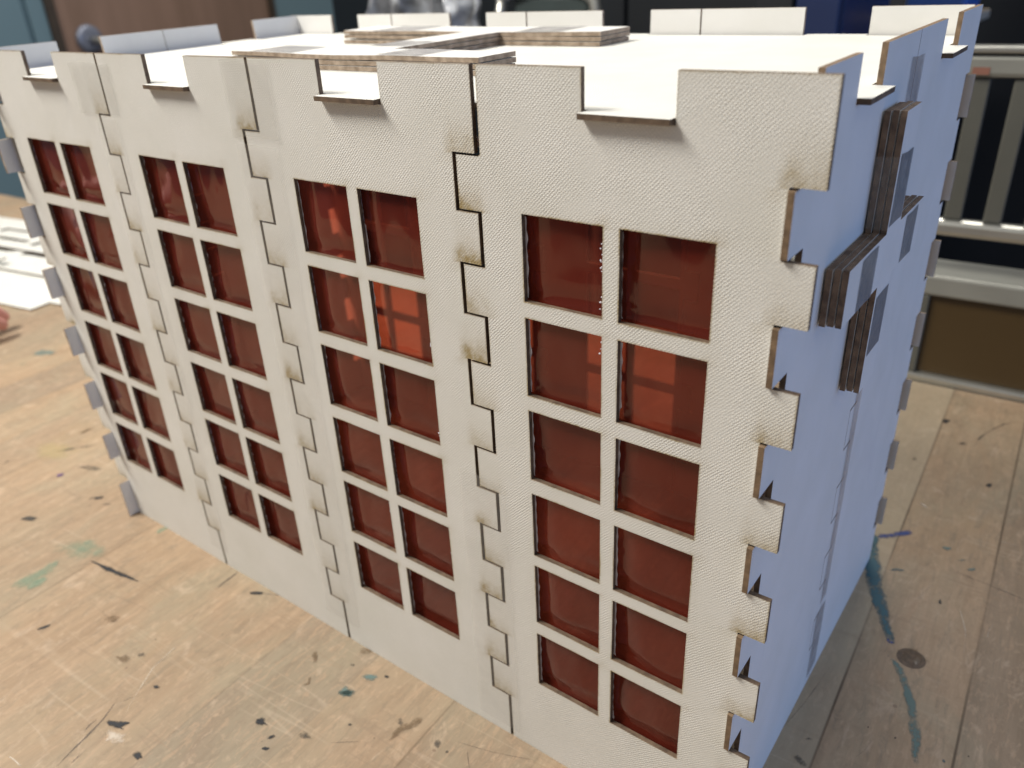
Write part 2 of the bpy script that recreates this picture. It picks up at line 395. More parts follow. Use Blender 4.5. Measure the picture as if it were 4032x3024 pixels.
# ---- four front panels
PN = random.Random(3)
for p in range(4):
    xin, xout = p + sr + G, p + sl + G
    xr_in, xr_out = p + 1 + sl - G, p + 1 + sr - G
    if p == 3: xr_in, xr_out = 3.914, 3.9965
    nA, nB = p + .361, p + .639
    if p == 3: nB = 3.6266
    if p == 0: nA = .361
    sol, hol = toothed(xin, xout, xr_in, xr_out, False, True, [(nA, nB)])
    if p == 3:                                        # the seam before the last panel gapes at the top
        hol.append((xin - .01, xin + .006, z1, H + 1))
    for i in range(6):
        for q in range(2):
            hol.append((p + c[2 * q], p + c[2 * q + 1], r[2 * i + 1], r[2 * i]))
    corners = []                                      # scorch marks: tooth undersides (right) and tooth tips (left)
    for k in range(14):
        if k % 2 == 0: corners.append((xr_in, xr_out, lev[k], PN.uniform(.75, 1.35)))
        else: corners.append((xout, xin, lev[k], PN.uniform(.35, .95)))
    def burn(a, b, corners=corners, hol=hol, p=p, xr_in=xr_in):
        s = 0.
        for (x0, x1, zz, k) in corners:
            d = b - zz
            if -.001 < d < .14:
                dx = max(x0 - .004 - a, a - x1, 0)
                fx = math.exp(-(dx / .014) ** 2)
                s += 1.15 * k * fx * math.exp(-d / .042)
                # tight smoke plume at the inner corner
                s += .8 * k * math.exp(-((a - x0) / .017) ** 2 - (d / .04) ** 2)
            elif -.03 < d <= 0: 
                dx = max(x0 - .02 - a, a - x0 - .01, 0); s += .25 * k * math.exp(-(dx / .025) ** 2 - (d / .02) ** 2)
        for (x0, x1, y0, y1) in hol[1:]:
            dx = max(x0 - a, a - x1, 0); dy = max(y0 - b, b - y1, 0); d = math.hypot(dx, dy)
            if d < .03: s += .42 * math.exp(-(d / .004) ** 1.2)
            if b > y1 - .01 and d < .06: s += .22 * math.exp(-((a - x1) / .03) ** 2 - ((b - y1) / .025) ** 2)
        if b > H - .02: s += .15 * math.exp(-(H - b) / .006)
        return min(s, 1.)
    bow = (lambda a, b, p=p: .004 * noise.noise(Vector((a * 1.1, b * 1.1, p * 5.))))
    fp = plate('front_panel', sol, hol, 0, T, fr_front, house, (M['board'], M['board_smooth'], M['edge']), maxstep=.035, burnf=burn, hf=bow)
    # red acetate film stuck behind, buckled a little
    V = []; fa = []
    x0, x1, y0, y1 = p + c[0] - .04, p + c[3] + .045, r[11] - .03, r[0] + .03
    nx, ny = 44, 120
    for i in range(nx + 1):
        for j in range(ny + 1):
            a = x0 + (x1 - x0) * i / nx; b = y0 + (y1 - y0) * j / ny
            d = .006 + .013 * noise.noise(Vector((a * 3.2, b * 2.0, p * 7.3))) + .005 * noise.noise(Vector((a * 9, b * 5, p * 3.1)))
            # pulled tight onto the left and bottom of every pane
            for q in range(2):
                e = a - (p + c[2 * q]); d += .007 * math.exp(-((e - .02) / .03) ** 2)
            for i2 in range(6):
                e = b - r[2 * i2 + 1]; d += .005 * math.exp(-((e - .01 - .03 * (.5 + noise.noise(Vector((a * 4, i2 * 3., p * 2.))))) / .02) ** 2)
            V.append(Vector(fr_front(a, b, T + max(d, .001) + .002)) * U)
    for i in range(nx):
        for j in range(ny):
            q = i * (ny + 1) + j; fa.append([q, q + ny + 1, q + ny + 2, q + 1])
    me = bpy.data.meshes.new('red_film'); me.from_pydata([tuple(v) for v in V], [], fa)
    for f in me.polygons: f.use_smooth = True
    link('red_film', me, fp, (M['film'],))
    # dried glue along the left edges of the panes
    bm = bmesh.new()
    for i in range(6):
        for q in range(2):
            xx = p + c[2 * q] + .004; n = 26; prev = None
            for k in range(n):
                b = r[2 * i + 1] + .01 + (r[2 * i] - r[2 * i + 1] - .02) * k / (n - 1)
                w_ = .0045 + .0055 * max(0, noise.noise(Vector((b * 22, p * 3.3 + q, i * 1.7))))
                if noise.noise(Vector((b * 3, p * 3.3 + q, i * 2.7))) < -.16: w_ = .0006
                a0 = bm.verts.new(Vector(fr_front(xx - .004, b, T - .001)) * U); a1 = bm.verts.new(Vector(fr_front(xx + w_, b, T - .003 - .004 * abs(math.sin(b * 60)))) * U)
                if prev: bm.faces.new((prev[0], prev[1], a1, a0))
                prev = (a0, a1)
    for _ in range(5 if p > 1 else 2):                # crumbs on the right edges
        i = PN.randrange(6); q = PN.randrange(2); b = PN.uniform(r[2 * i + 1] + .03, r[2 * i] - .03); xx = p + c[2 * q + 1]
        for k in range(6):
            a = xx + PN.uniform(-.012, .004); bb = b + PN.uniform(-.025, .025); s_ = PN.uniform(.0018, .004)
            bmesh.ops.create_icosphere(bm, subdivisions=1, radius=s_ * U, matrix=Matrix.Translation(Vector(fr_front(a, bb, T * .6)) * U))
    me = bpy.data.meshes.new('dried_glue'); bm.to_mesh(me); bm.free()
    link('dried_glue', me, fp, (M['glue'],))['kind'] = 'stuff'

# ---- back panels (same windows, seen through the front ones)
bs = [-.12, .853, 1.853, 2.853, 3.90]
mer = [(-.2, .24), (.483, 1.231), (1.499, 2.241), (2.512, 3.254), (3.529, 3.97)]
notch_b = [(mer[i][1], mer[i + 1][0]) for i in range(4)]
YB = 2.005
for p in range(4):
    K = 3.9 - (3 - p)
    # seen from the front: right boundary mates with the left boundary of the next
    x0i, x0o = bs[p] + .004, bs[p] - .08 + .004
    if p == 0: x0i, x0o = -.06, -.145
    x1i, x1o = bs[p + 1] - .084, bs[p + 1] - .004
    if p == 3: x1i, x1o = 3.905, 3.957
    sol, hol = toothed(x0i, x0o, x1i, x1o, True if p == 0 else True, False, [notch_b[p]])
    for i in range(6):
        for q in range(2):
            hol.append((K - c[2 * q + 1], K - c[2 * q], r[2 * i + 1], r[2 * i]))
    bp = plate('back_panel', sol, hol, YB, YB - T, fr_back, house, (M['board_smooth'], M['board_smooth'], M['edge_light']))
    x0, x1 = K - c[3] - .03, K - c[0] + .03

# ---- right side panels (blue lit) and left side panels
def side_pair(frame, w_out, w_in, face_out, face_in, front_first_out, yo, yi, em):
    for k in range(2):
        if k == 0: a0i, a0o, lf = yi, yo, front_first_out
        else: a0i, a0o, lf = 1.004, .922, False
        if k == 0: a1i, a1o = .918, 1.0
        else: a1i, a1o = 1.93, 2.0
        nt = [(.388, .628)] if k == 0 else [(1.370, 1.632)]
        sol, hol = toothed(a0i, a0o, a1i, a1o, lf, True, nt)
        if k == 1:
            sol = [(s[0], min(s[1], 1.976) if s[0] < 1.93 else s[1], s[2], s[3]) for s in sol]
        plate('side_panel', sol, hol, w_out, w_in, frame, house, (face_out, face_in, em))
side_pair(fr_side, 3.932, 3.932 - T, M['board_smooth'], M['board_smooth'], False, -.010, .10, M['edge_tan'])
# its forward teeth poke through the slots of the front: an out edge needs the body to start behind the front panel
side_pair(fr_left, -T, 0., M['board_smooth'], M['board_smooth'], True, -.060, .035, M['edge_light'])

# ---- roof with tongues in every parapet gap
sol = [(-.02, 3.904, .032, 1.976)]
for p in range(4):
    a, b = p + .361, p + .639
    if p == 3: b = 3.6266
    sol.append((a + .003, b - .003, -.026, .032))
    sol.append((notch_b[p][0] + .01, notch_b[p][1] - .01, 1.976, 2.03))
for (a, b) in ((.392, .624), (1.374, 1.628)):
    sol.append((3.904, 3.966, a, b)); sol.append((-.14, -.02, a, b))
plate('roof_panel', sol, [], 2.5665, 2.5665 - T + .002, lambda a, b, w: (fr_roof(a, b, w)), house, (M['roof'], M['roof'], M['edge']), maxstep=.2)

# ---- letter H of stacked board on the roof, cross of stacked board on the right side
def layer_stack(name, sol, n, base, frame, parent, gap, curl=None, mats=None):
    # boards glued one on another, never quite in line
    root = bpy.data.objects.new(name, None); C.objects.link(root); root.parent = parent; root.empty_display_size = .01
    rng = random.Random(5)
    for k in range(n):
        j = [rng.uniform(-.008, .008), rng.uniform(-.008, .008)]
        w0 = base + k * (T + gap)
        rr = [(a + j[0], b + j[0], c_ + j[1], d_ + j[1]) for a, b, c_, d_ in sol]
        plate('board_layer', rr, [], w0 + T, w0, frame, root, mats, maxstep=.06, hf=(lambda a, b, k=k: (curl(a, b, k) if curl else 0)))
    return root
Hs = [(1.22, 2.62, .50, .72), (.93, 2.55, 1.44, 1.70), (1.78, 2.0, .72, 1.44)]
def hcurl(a, b, k):
    if k < 1: return 0
    return .007 * k * max(0, (1.9 - a)) ** 1.5 * (1 if b < .75 else .5) + .003 * noise.noise(Vector((a * 3, b * 3, k)))
letter = layer_stack('letter_emblem', Hs, 3, 2.568, fr_roof, house, .0035, hcurl, (M['board_smooth'], M['board_smooth'], M['edge_light']))
tag(letter, 'capital H of stacked white board lying on the roof')
Xs = [(.672, .838, 1.61, 2.488), (.31, .685, 1.975, 2.14), (.838, 1.15, 1.975, 2.14)]
cross = layer_stack('cross_emblem', Xs, 3, 3.938, lambda a, b, w: fr_side(a, b, w), house, .0045, None, (M['board_smooth'], M['board_smooth'], M['edge_cross']))
tag(cross, 'plus-shaped cross of three stacked boards on the side wall')
plate('spacer', [(.70, .81, 1.66, 2.46), (.35, .70, 2.0, 2.11), (.81, 1.12, 2.0, 2.11)], [], 3.9375, 3.9325, lambda a, b, w: fr_side(a, b, w), cross, (M['edge'], M['edge'], M['edge']))
topc = 3.938 + 3 * T + .009 + .0015
def fx(a, b, w): return fr_side(a, b, w)
for q in ((.690, .833, 2.165, 2.37), (.44, .60, 1.98, 2.137), (.93, 1.08, 1.98, 2.137), (.690, .833, 1.74, 1.945)):
    sheet('tape_strip', [q], cross, (M['tape_dark'],), fx, topc, amp=.002, seed=q[0] * 7)
# tape wrapped over the front edge of the cross
def fedge(a, b, w): return fr_side(w, b, a)
sheet('tape_strip', [(3.938, 4.0, 2.165, 2.37)], cross, (M['tape'],), fedge, .661, amp=.001, seed=2)
toph = 2.568 + 3 * T + .007
def hroof(a, b, w): return fr_roof(a, b, w + hcurl(a, b, 2) + .003)
for q in ((1.35, 1.62, .505, .715), (2.12, 2.34, .505, .715), (1.15, 1.45, 1.445, 1.695), (2.08, 2.34, 1.445, 1.695), (1.785, 1.995, .80, 1.0)):
    sheet('tape_strip', [q], letter, (M['tape_grey'],), hroof, toph, amp=.001, seed=q[0] * 3)
# ---- tape over the seams of the front and side
for q, m_, sd in (((.78, 1.10, 2.43, 2.635), 'tape', 1), ((1.86, 2.12, 2.40, 2.668), 'tape', 4),
                 ((.90, 1.06, .1, 2.42), 'tape_faint', 2), ((1.87, 2.10, .12, 2.38), 'tape_faint', 5), ((2.84, 3.05, .05, 1.30), 'tape_faint', 6)):
    sheet('tape_strip', [q], house, (M[m_],), fr_front, -.0062, amp=.0012, seed=sd)
for q, m_, sd in (((.93, 1.09, 2.40, 2.60), 'tape_grey', 1), ((.95, 1.07, .05, .42), 'tape_grey', 5), ((.97, 1.05, .46, 1.56), 'tape_side', 6)):
    sheet('tape_strip', [q], house, (M[m_],), fr_side, 3.9345, amp=.0008, seed=sd)

# ------------------------------------------------------------ workbench
TA = -.0425                    # benches' grain direction against the model
bench = empty('workbench', (0, 0, 0), 'scratched maple workbench top with old paint and ink stains under the white model', 'workbench', rz=0)
bench.rotation_euler.z = 0.0425
def slab(name, x0, x1, y0, y1, z0, z1, parent, mats, bev=.0):
    return boxes(name, [(x0, x1, y0, y1, z0, z1)], parent, mats, bev=bev)
slab('bench_top', -13.5, 9.5, -5.5, 4.17, -.55, 0, bench, (M['table'],), bev=.03)
M['leg'] = mat_simple('grey_steel_paint', (.18, .19, .19), .5)
for x in (-12.8, 8.5):
    for y in (-4.8, 3.4):
        slab('leg', x, x + .6, y, y + .6, -8.1, -.553, bench, (M['leg'],), bev=.03)
slab('apron', -12.19, 8.49, 3.5, 3.8, -1.6, -.553, bench, (M['leg'],))

# marks on the bench: irregular patches in bench-top material terms
M['ink'] = mat_paint('black_ink', (.015, .016, .02), .95, 220, thr=.2)
M['smear'] = mat_paint('grey_smear', (.07, .06, .05), .75, 160, thr=.5)
M['teal_paint'] = mat_paint('teal_paint', (.035, .11, .14), .88, 150, thr=.33)
M['teal_light'] = mat_paint('pale_teal_paint', (.12, .20, .19), .75, 120, thr=.42)
M['blue_paint'] = mat_paint('blue_paint', (.03, .06, .22), .85, 150, thr=.35)
M['green_paint'] = mat_paint('green_paint', (.20, .33, .23), .42, 90, thr=.42)
M['purple_ink'] = mat_paint('violet_ink', (.10, .05, .16), .8, 200, thr=.3)
M['yellow_paint'] = mat_paint('yellow_stain', (.52, .42, .20), .3, 60, thr=.45)
M['brown_stain'] = mat_paint('brown_stain', (.16, .10, .05), .6, 120, thr=.45)
M['scuff_or_glint'] = mat_paint('pale_scuff_or_glint', (.75, .66, .55), .6, 150, thr=.42)
M['pencil'] = mat_paint('pencil_line', (.10, .08, .07), .7, 160, thr=.35)
mark_n = [0]
def stroke(name, pts, mat):
    """pts: (x, y, halfwidth) world units on the table: soft-edged ribbon"""
    mark_n[0] += 1; z = .0012 + .00025 * (mark_n[0] % 12)
    # densify
    P = []
    for i in range(len(pts) - 1):
        a, b = pts[i], pts[i + 1]; L = math.hypot(b[0] - a[0], b[1] - a[1]); n = max(2, int(L / .03))
        for k in range(n): f = k / n; P.append([a[q] * (1 - f) + b[q] * f for q in range(3)])
    P.append(list(pts[-1])); V = []; rim = []; fa = []; n = len(P)
    ca, sa = math.cos(-.0425), math.sin(-.0425)
    for i, (x, y, w) in enumerate(P):
        a, b = P[max(i - 1, 0)], P[min(i + 1, n - 1)]; d = Vector((b[0] - a[0], b[1] - a[1], 0)); d = d.normalized() if d.length else Vector((1, 0, 0)); q = Vector((-d.y, d.x, 0))
        w2 = w * (1 + .35 * noise.noise(Vector((x * 6, y * 6, mark_n[0]))))
        endf = min(1, min(i, n - 1 - i) / max(1, n * .12))
        for k in (-1, -.6, 0, .6, 1):
            p = Vector((x, y, 0)) + q * (w2 * k)
            p += Vector((noise.noise(p * 14 + Vector((0, 0, mark_n[0]))), noise.noise(p * 14 + Vector((9, 0, mark_n[0]))), 0)) * w * .3
            V.append((p.x * ca - p.y * sa, p.x * sa + p.y * ca, z)); rim.append((1 - abs(k)) ** .5 * (.25 + .75 * endf) if abs(k) < 1 else 0.)
    for i in range(n - 1):
        for k in range(4): q = i * 5 + k; fa.append([q, q + 1, q + 6, q + 5])
    me = bpy.data.meshes.new(name); me.from_pydata([tuple(Vector(v) * U) for v in V], [], fa)
    at = me.attributes.new('rim', 'FLOAT', 'POINT'); at.data.foreach_set('value', rim)
    return link(name, me, bench, (M[mat],))
def blob(name, x, y, va, vb, mat):
    mark_n[0] += 1; z = .0012 + .00025 * (mark_n[0] % 12); sd = mark_n[0] * 1.7
    ca, sa = math.cos(-.0425), math.sin(-.0425); V = [(x, y)]; rim = [1.]; fa = []; n = 24
    for ring, f in enumerate((.5, 1.)):
        for k in range(n):
            t = 2 * math.pi * k / n; m_ = f * (1.1 + .5 * noise.noise(Vector((math.cos(t) * 1.6, math.sin(t) * 1.6, sd))))
            V.append((x + (va[0] * math.cos(t) + vb[0] * math.sin(t)) * m_, y + (va[1] * math.cos(t) + vb[1] * math.sin(t)) * m_)); rim.append(.75 if ring == 0 else 0.)
    for k in range(n):
        k2 = (k + 1) % n; fa.append([0, 1 + k, 1 + k2]); fa.append([1 + k, 1 + n + k, 1 + n + k2, 1 + k2])
    me = bpy.data.meshes.new(name); me.from_pydata([tuple(Vector((a * ca - b * sa, a * sa + b * ca, z)) * U) for a, b in V], [], fa)
    at = me.attributes.new('rim', 'FLOAT', 'POINT'); at.data.foreach_set('value', rim)
    return link(name, me, bench, (M[mat],))
#MARKS#
stroke('stain_or_glint', [(3.912, 2.187, 0.0219), (3.935, 2.07, 0.0391), (3.957, 1.944, 0.0515), (3.996, 1.836, 0.0525), (4.04, 1.737, 0.0446), (4.081, 1.642, 0.0337), (4.124, 1.542, 0.0275), (4.166, 1.458, 0.0229), (4.177, 1.427, 0.0247)], 'teal_paint')
stroke('stain_or_glint', [(4.181, 1.345, 0.0073), (4.219, 1.318, 0.0117), (4.245, 1.295, 0.0208), (4.274, 1.25, 0.0207), (4.307, 1.185, 0.0212), (4.337, 1.113, 0.0252), (4.371, 1.028, 0.0299), (4.397, 0.935, 0.0261), (4.412, 0.855, 0.0197), (4.429, 0.789, 0.017)], 'teal_light')
stroke('stain_or_glint', [(3.915, 2.219, 0.034), (3.946, 2.232, 0.0359), (4.004, 2.3, 0.026), (4.064, 2.36, 0.0185)], 'blue_paint')
stroke('stain_or_glint', [(4.16, 1.454, 0.0078), (4.173, 1.43, 0.0126), (4.193, 1.438, 0.0069)], 'blue_paint')
blob('stain_or_glint', 3.915, 2.174, (0.0224, 0.0148), (-0.0151, 0.0580), 'teal_paint')
stroke('stain_or_glint', [(4.223, 2.311, 0.0121), (4.249, 2.306, 0.0175), (4.277, 2.322, 0.0132)], 'teal_light')
stroke('stain_or_glint', [(4.047, 1.956, 0.0069), (4.078, 1.986, 0.0132), (4.12, 2.004, 0.0061)], 'teal_paint')
stroke('stain_or_glint', [(4.321, 2.234, 0.0062), (4.356, 2.264, 0.0062)], 'teal_light')
stroke('stain_or_glint', [(4.369, 2.174, 0.0083), (4.409, 2.21, 0.0084)], 'teal_light')
stroke('stain_or_glint', [(4.512, 0.892, 0.0073), (4.518, 0.873, 0.0084)], 'teal_paint')
blob('ink_spot', 4.310, 1.846, (0.0074, 0.0050), (-0.0028, 0.0140), 'ink')
blob('ink_spot', 4.589, 0.963, (0.0037, 0.0025), (-0.0009, 0.0050), 'ink')
blob('ink_spot', 4.223, 0.882, (0.0029, 0.0020), (-0.0012, 0.0044), 'ink')
blob('ink_spot', 4.329, 0.890, (0.0033, 0.0023), (-0.0012, 0.0050), 'ink')
blob('ink_spot', 4.115, 1.418, (0.0055, 0.0037), (-0.0019, 0.0075), 'smear')
stroke('stain_or_glint', [(4.015, 0.582, 0.0175), (4.052, 0.559, 0.0207), (4.074, 0.544, 0.0136)], 'smear')
blob('stain_or_glint', 4.039, 0.685, (0.0143, 0.0099), (-0.0034, 0.0103), 'smear')
stroke('scratch', [(4.22, 0.699, 0.0008), (4.241, 0.753, 0.0008), (4.26, 0.849, 0.0008)], 'pencil')
stroke('scratch', [(4.401, 1.844, 0.002), (4.452, 1.695, 0.0024), (4.471, 1.535, 0.0018)], 'scuff_or_glint')
stroke('scratch', [(4.596, 1.94, 0.005), (4.668, 1.908, 0.0038)], 'scuff_or_glint')
stroke('scratch', [(4.542, 1.69, 0.0035), (4.539, 1.753, 0.0039), (4.55, 1.84, 0.0029)], 'scuff_or_glint')
stroke('scratch', [(4.44, 2.535, 0.005), (4.556, 2.531, 0.0042)], 'scuff_or_glint')
stroke('scratch', [(4.322, 2.133, 0.0025), (4.645, 2.092, 0.0024)], 'pencil')
stroke('scratch', [(3.902, 0.52, 0.0011), (3.964, 0.857, 0.0012), (3.992, 1.119, 0.0009)], 'pencil')
blob('ink_spot', 3.966, 3.779, (0.0190, 0.0120), (-0.0055, 0.0285), 'ink')
blob('ink_spot', 3.900, 3.161, (0.0168, 0.0108), (-0.0049, 0.0220), 'smear')
blob('ink_spot', 4.339, 3.088, (0.0158, 0.0102), (-0.0034, 0.0224), 'ink')
blob('ink_spot', 4.117, 3.522, (0.0301, 0.0192), (-0.0065, 0.0370), 'smear')
stroke('scratch', [(4.177, 3.56, 0.0076), (4.221, 3.761, 0.0072), (4.301, 3.939, 0.0066), (4.404, 4.056, 0.0059)], 'smear')
stroke('scratch', [(4.031, 2.689, 0.0131), (4.106, 2.624, 0.0143)], 'scuff_or_glint')
stroke('ink_mark', [(1.472, -0.967, 0.009), (1.505, -0.962, 0.0178), (1.537, -0.95, 0.0236), (1.55, -0.931, 0.0111), (1.564, -0.916, 0.004)], 'ink')
stroke('ink_mark', [(1.529, -0.961, 0.0032), (1.576, -0.95, 0.0024)], 'ink')
blob('stain_or_glint', 1.586, -0.993, (0.0445, 0.0306), (-0.0363, 0.0205), 'scuff_or_glint')
blob('ink_spot', 1.754, -0.988, (0.0179, 0.0123), (-0.0187, 0.0111), 'ink')
blob('ink_spot', 1.481, -0.731, (0.0146, 0.0100), (-0.0097, 0.0060), 'ink')
blob('ink_spot', 1.194, -0.562, (0.0117, 0.0079), (-0.0071, 0.0044), 'smear')
stroke('ink_mark', [(0.291, -0.429, 0.0067), (0.389, -0.414, 0.0116), (0.477, -0.406, 0.0258), (0.564, -0.388, 0.0231), (0.657, -0.374, 0.0121), (0.768, -0.363, 0.0058)], 'smear')
stroke('ink_mark', [(0.317, -0.423, 0.0032), (0.477, -0.406, 0.014), (0.583, -0.389, 0.0126), (0.713, -0.369, 0.0037)], 'ink')
stroke('ink_mark', [(0.616, -0.872, 0.007), (0.629, -0.839, 0.0113), (0.639, -0.813, 0.0071)], 'ink')
stroke('stain_or_glint', [(0.161, -0.807, 0.0244), (0.167, -0.733, 0.0659), (0.189, -0.654, 0.0744), (0.166, -0.571, 0.0504), (0.177, -0.53, 0.0342)], 'green_paint')
stroke('stain_or_glint', [(0.231, -0.753, 0.0242), (0.251, -0.693, 0.0324), (0.242, -0.635, 0.0243)], 'green_paint')
stroke('stain_or_glint', [(0.401, -0.064, 0.0139), (0.398, -0.025, 0.03), (0.406, 0.014, 0.0179)], 'green_paint')
stroke('ink_mark', [(1.312, -0.083, 0.0107), (1.34, -0.061, 0.0172), (1.379, -0.038, 0.0104)], 'ink')
stroke('ink_mark', [(1.381, -0.039, 0.0032), (1.48, 0.009, 0.0032)], 'pencil')
blob('ink_mark', 2.046, -0.575, (0.0179, 0.0123), (-0.0178, 0.0138), 'ink')
stroke('ink_mark', [(2.011, -0.579, 0.0038), (2.091, -0.571, 0.0037)], 'ink')
stroke('ink_mark', [(2.142, -0.615, 0.0081), (2.161, -0.587, 0.0063)], 'ink')
blob('ink_spot', 2.181, -0.652, (0.0126, 0.0087), (-0.0066, 0.0051), 'ink')
stroke('ink_mark', [(2.136, -0.644, 0.0063), (2.141, -0.631, 0.0063)], 'smear')
blob('stain_or_glint', 1.960, -0.183, (0.0163, 0.0110), (-0.0320, 0.0279), 'brown_stain')
stroke('stain_or_glint', [(2.039, -0.342, 0.0071), (2.06, -0.311, 0.0099), (2.035, -0.276, 0.0069)], 'brown_stain')
blob('ink_spot', 2.147, -0.115, (0.0128, 0.0087), (-0.0081, 0.0077), 'smear')
blob('stain_or_glint', 2.266, -0.515, (0.0261, 0.0180), (-0.0195, 0.0166), 'smear')
blob('stain_or_glint', 2.242, -0.249, (0.0307, 0.0210), (-0.0208, 0.0194), 'teal_light')
blob('stain_or_glint', 0.861, -0.611, (0.0465, 0.0313), (-0.0402, 0.0224), 'brown_stain')
blob('stain_or_glint', 1.182, -0.723, (0.0367, 0.0249), (-0.0249, 0.0143), 'brown_stain')
blob('stain_or_glint', 1.231, -0.659, (0.0268, 0.0182), (-0.0148, 0.0088), 'smear')
blob('ink_spot', 0.783, -0.607, (0.0087, 0.0058), (-0.0176, 0.0097), 'smear')
blob('stain_or_glint', 1.449, -0.351, (0.0171, 0.0116), (-0.0115, 0.0082), 'smear')
stroke('scratch', [(1.517, -1.223, 0.0033), (1.498, -1.162, 0.0039), (1.466, -1.045, 0.0061), (1.447, -0.976, 0.004), (1.388, -0.865, 0.0021)], 'pencil')
stroke('scratch', [(1.557, -1.195, 0.0029), (1.545, -1.144, 0.0078), (1.538, -1.105, 0.0039)], 'pencil')
stroke('scratch', [(1.442, -1.062, 0.002), (1.424, -1.023, 0.0031), (1.423, -0.992, 0.0021)], 'pencil')
stroke('scratch', [(1.511, -0.916, 0.0024), (1.439, -0.808, 0.0025), (1.359, -0.677, 0.0028), (1.32, -0.503, 0.003)], 'scuff_or_glint')
stroke('scratch', [(1.44, -0.824, 0.0022), (1.423, -0.885, 0.0022)], 'pencil')
stroke('scratch', [(1.132, -0.166, 0.0048), (1.121, -0.097, 0.0056), (1.115, 0.003, 0.0057)], 'pencil')
stroke('scratch', [(1.278, -1.313, 0.004), (1.33, -1.306, 0.0037), (1.386, -1.305, 0.0028)], 'scuff_or_glint')
blob('stain_or_glint', -0.426, -0.431, (0.0658, 0.0431), (-0.0319, 0.0148), 'smear')
blob('stain_or_glint', 0.156, -0.406, (0.1386, 0.0916), (-0.1218, 0.0635), 'green_paint')
stroke('stain_or_glint', [(-3.036, 0.803, 0.0542), (-2.982, 0.864, 0.0896), (-2.862, 0.944, 0.0388)], 'teal_light')
stroke('stain_or_glint', [(-2.929, 0.633, 0.0326), (-2.82, 0.667, 0.0257)], 'green_paint')
stroke('ink_spot', [(-0.763, -0.097, 0.0261), (-0.756, -0.073, 0.0302), (-0.742, -0.048, 0.0222)], 'purple_ink')
stroke('ink_mark', [(-0.33, -0.119, 0.0107), (-0.283, -0.07, 0.0301), (-0.226, -0.018, 0.0141)], 'smear')
stroke('ink_mark', [(-0.284, -0.08, 0.0123), (-0.245, -0.049, 0.0175)], 'ink')
blob('stain_or_glint', -0.155, -0.076, (0.0382, 0.0249), (-0.0177, 0.0098), 'smear')
blob('stain_or_glint', -0.419, -0.430, (0.0488, 0.0320), (-0.0303, 0.0141), 'smear')
stroke('stain_or_glint', [(-1.13, 0.03, 0.0222), (-1.048, 0.137, 0.0266), (-0.93, 0.279, 0.0155)], 'smear')
blob('stain_or_glint', -1.144, 0.076, (0.1311, 0.0838), (-0.1707, 0.0838), 'yellow_paint')
stroke('stain_or_glint', [(-1.267, -0.239, 0.0154), (-1.247, -0.174, 0.0177), (-1.2, -0.101, 0.0221)], 'smear')
blob('stain_or_glint', -0.673, 0.091, (0.0665, 0.0428), (-0.0437, 0.0233), 'smear')
stroke('stain_or_glint', [(-1.202, 0.278, 0.0234), (-1.201, 0.361, 0.0359), (-1.167, 0.407, 0.0191)], 'brown_stain')
blob('ink_mark', 2.768, -0.214, (0.0198, 0.0136), (-0.0213, 0.0243), 'smear')
blob('ink_spot', 2.830, -0.224, (0.0073, 0.0050), (-0.0051, 0.0059), 'smear')
stroke('stain_or_glint', [(2.592, -0.331, 0.0122), (2.592, -0.262, 0.0211), (2.615, -0.195, 0.0301), (2.628, -0.146, 0.0173)], 'brown_stain')
blob('stain_or_glint', 2.563, -0.221, (0.0176, 0.0120), (-0.0208, 0.0218), 'smear')
blob('ink_spot', 2.150, -0.115, (0.0115, 0.0078), (-0.0089, 0.0084), 'smear')
blob('ink_spot', 2.332, -0.076, (0.0100, 0.0068), (-0.0061, 0.0063), 'ink')
blob('ink_spot', 2.390, -0.360, (0.0070, 0.0048), (-0.0056, 0.0053), 'ink')
blob('ink_spot', 2.529, -0.350, (0.0052, 0.0036), (-0.0035, 0.0035), 'smear')
blob('stain_or_glint', 2.268, -0.123, (0.0345, 0.0235), (-0.0175, 0.0172), 'teal_light')
blob('stain_or_glint', 2.254, -0.246, (0.0338, 0.0230), (-0.0138, 0.0129), 'teal_light')
blob('stain_or_glint', 2.133, -0.017, (0.0425, 0.0288), (-0.0229, 0.0222), 'brown_stain')
stroke('scratch', [(2.89, -0.164, 0.002), (2.956, -0.229, 0.0026)], 'pencil')
stroke('scratch', [(2.814, -0.168, 0.0012), (2.983, -0.119, 0.0011), (3.175, -0.042, 0.0011)], 'pencil')
stroke('scratch', [(2.389, -0.475, 0.0012), (2.498, -0.391, 0.0012)], 'pencil')
blob('ink_spot', 2.805, -0.022, (0.0058, 0.0040), (-0.0032, 0.0040), 'smear')
M['peg'] = mat_simple('wooden_peg', (.075, .045, .03), .4, var=.6, scale=420)
pg = bmesh.new(); bmesh.ops.create_cone(pg, cap_ends=True, segments=40, radius1=.062 * U, radius2=.062 * U, depth=.0018 * U, matrix=Matrix.Translation(Vector((4.28 * math.cos(.0425) + 1.381 * math.sin(.0425), -4.28 * math.sin(.0425) + 1.381 * math.cos(.0425), .0)) * U))
me = bpy.data.meshes.new('dowel_plug'); pg.to_mesh(me); pg.free(); link('dowel_plug', me, bench, (M['peg'],))
blob('stain_or_glint', 4.305, 1.375, (.018, 0.), (0., .03), 'scuff_or_glint')  # painted highlight on the dowel plug
blob('stain_or_glint', 4.28, 1.39, (.085, 0.), (0., .085), 'brown_stain')

#ROOM-END-MARKS#

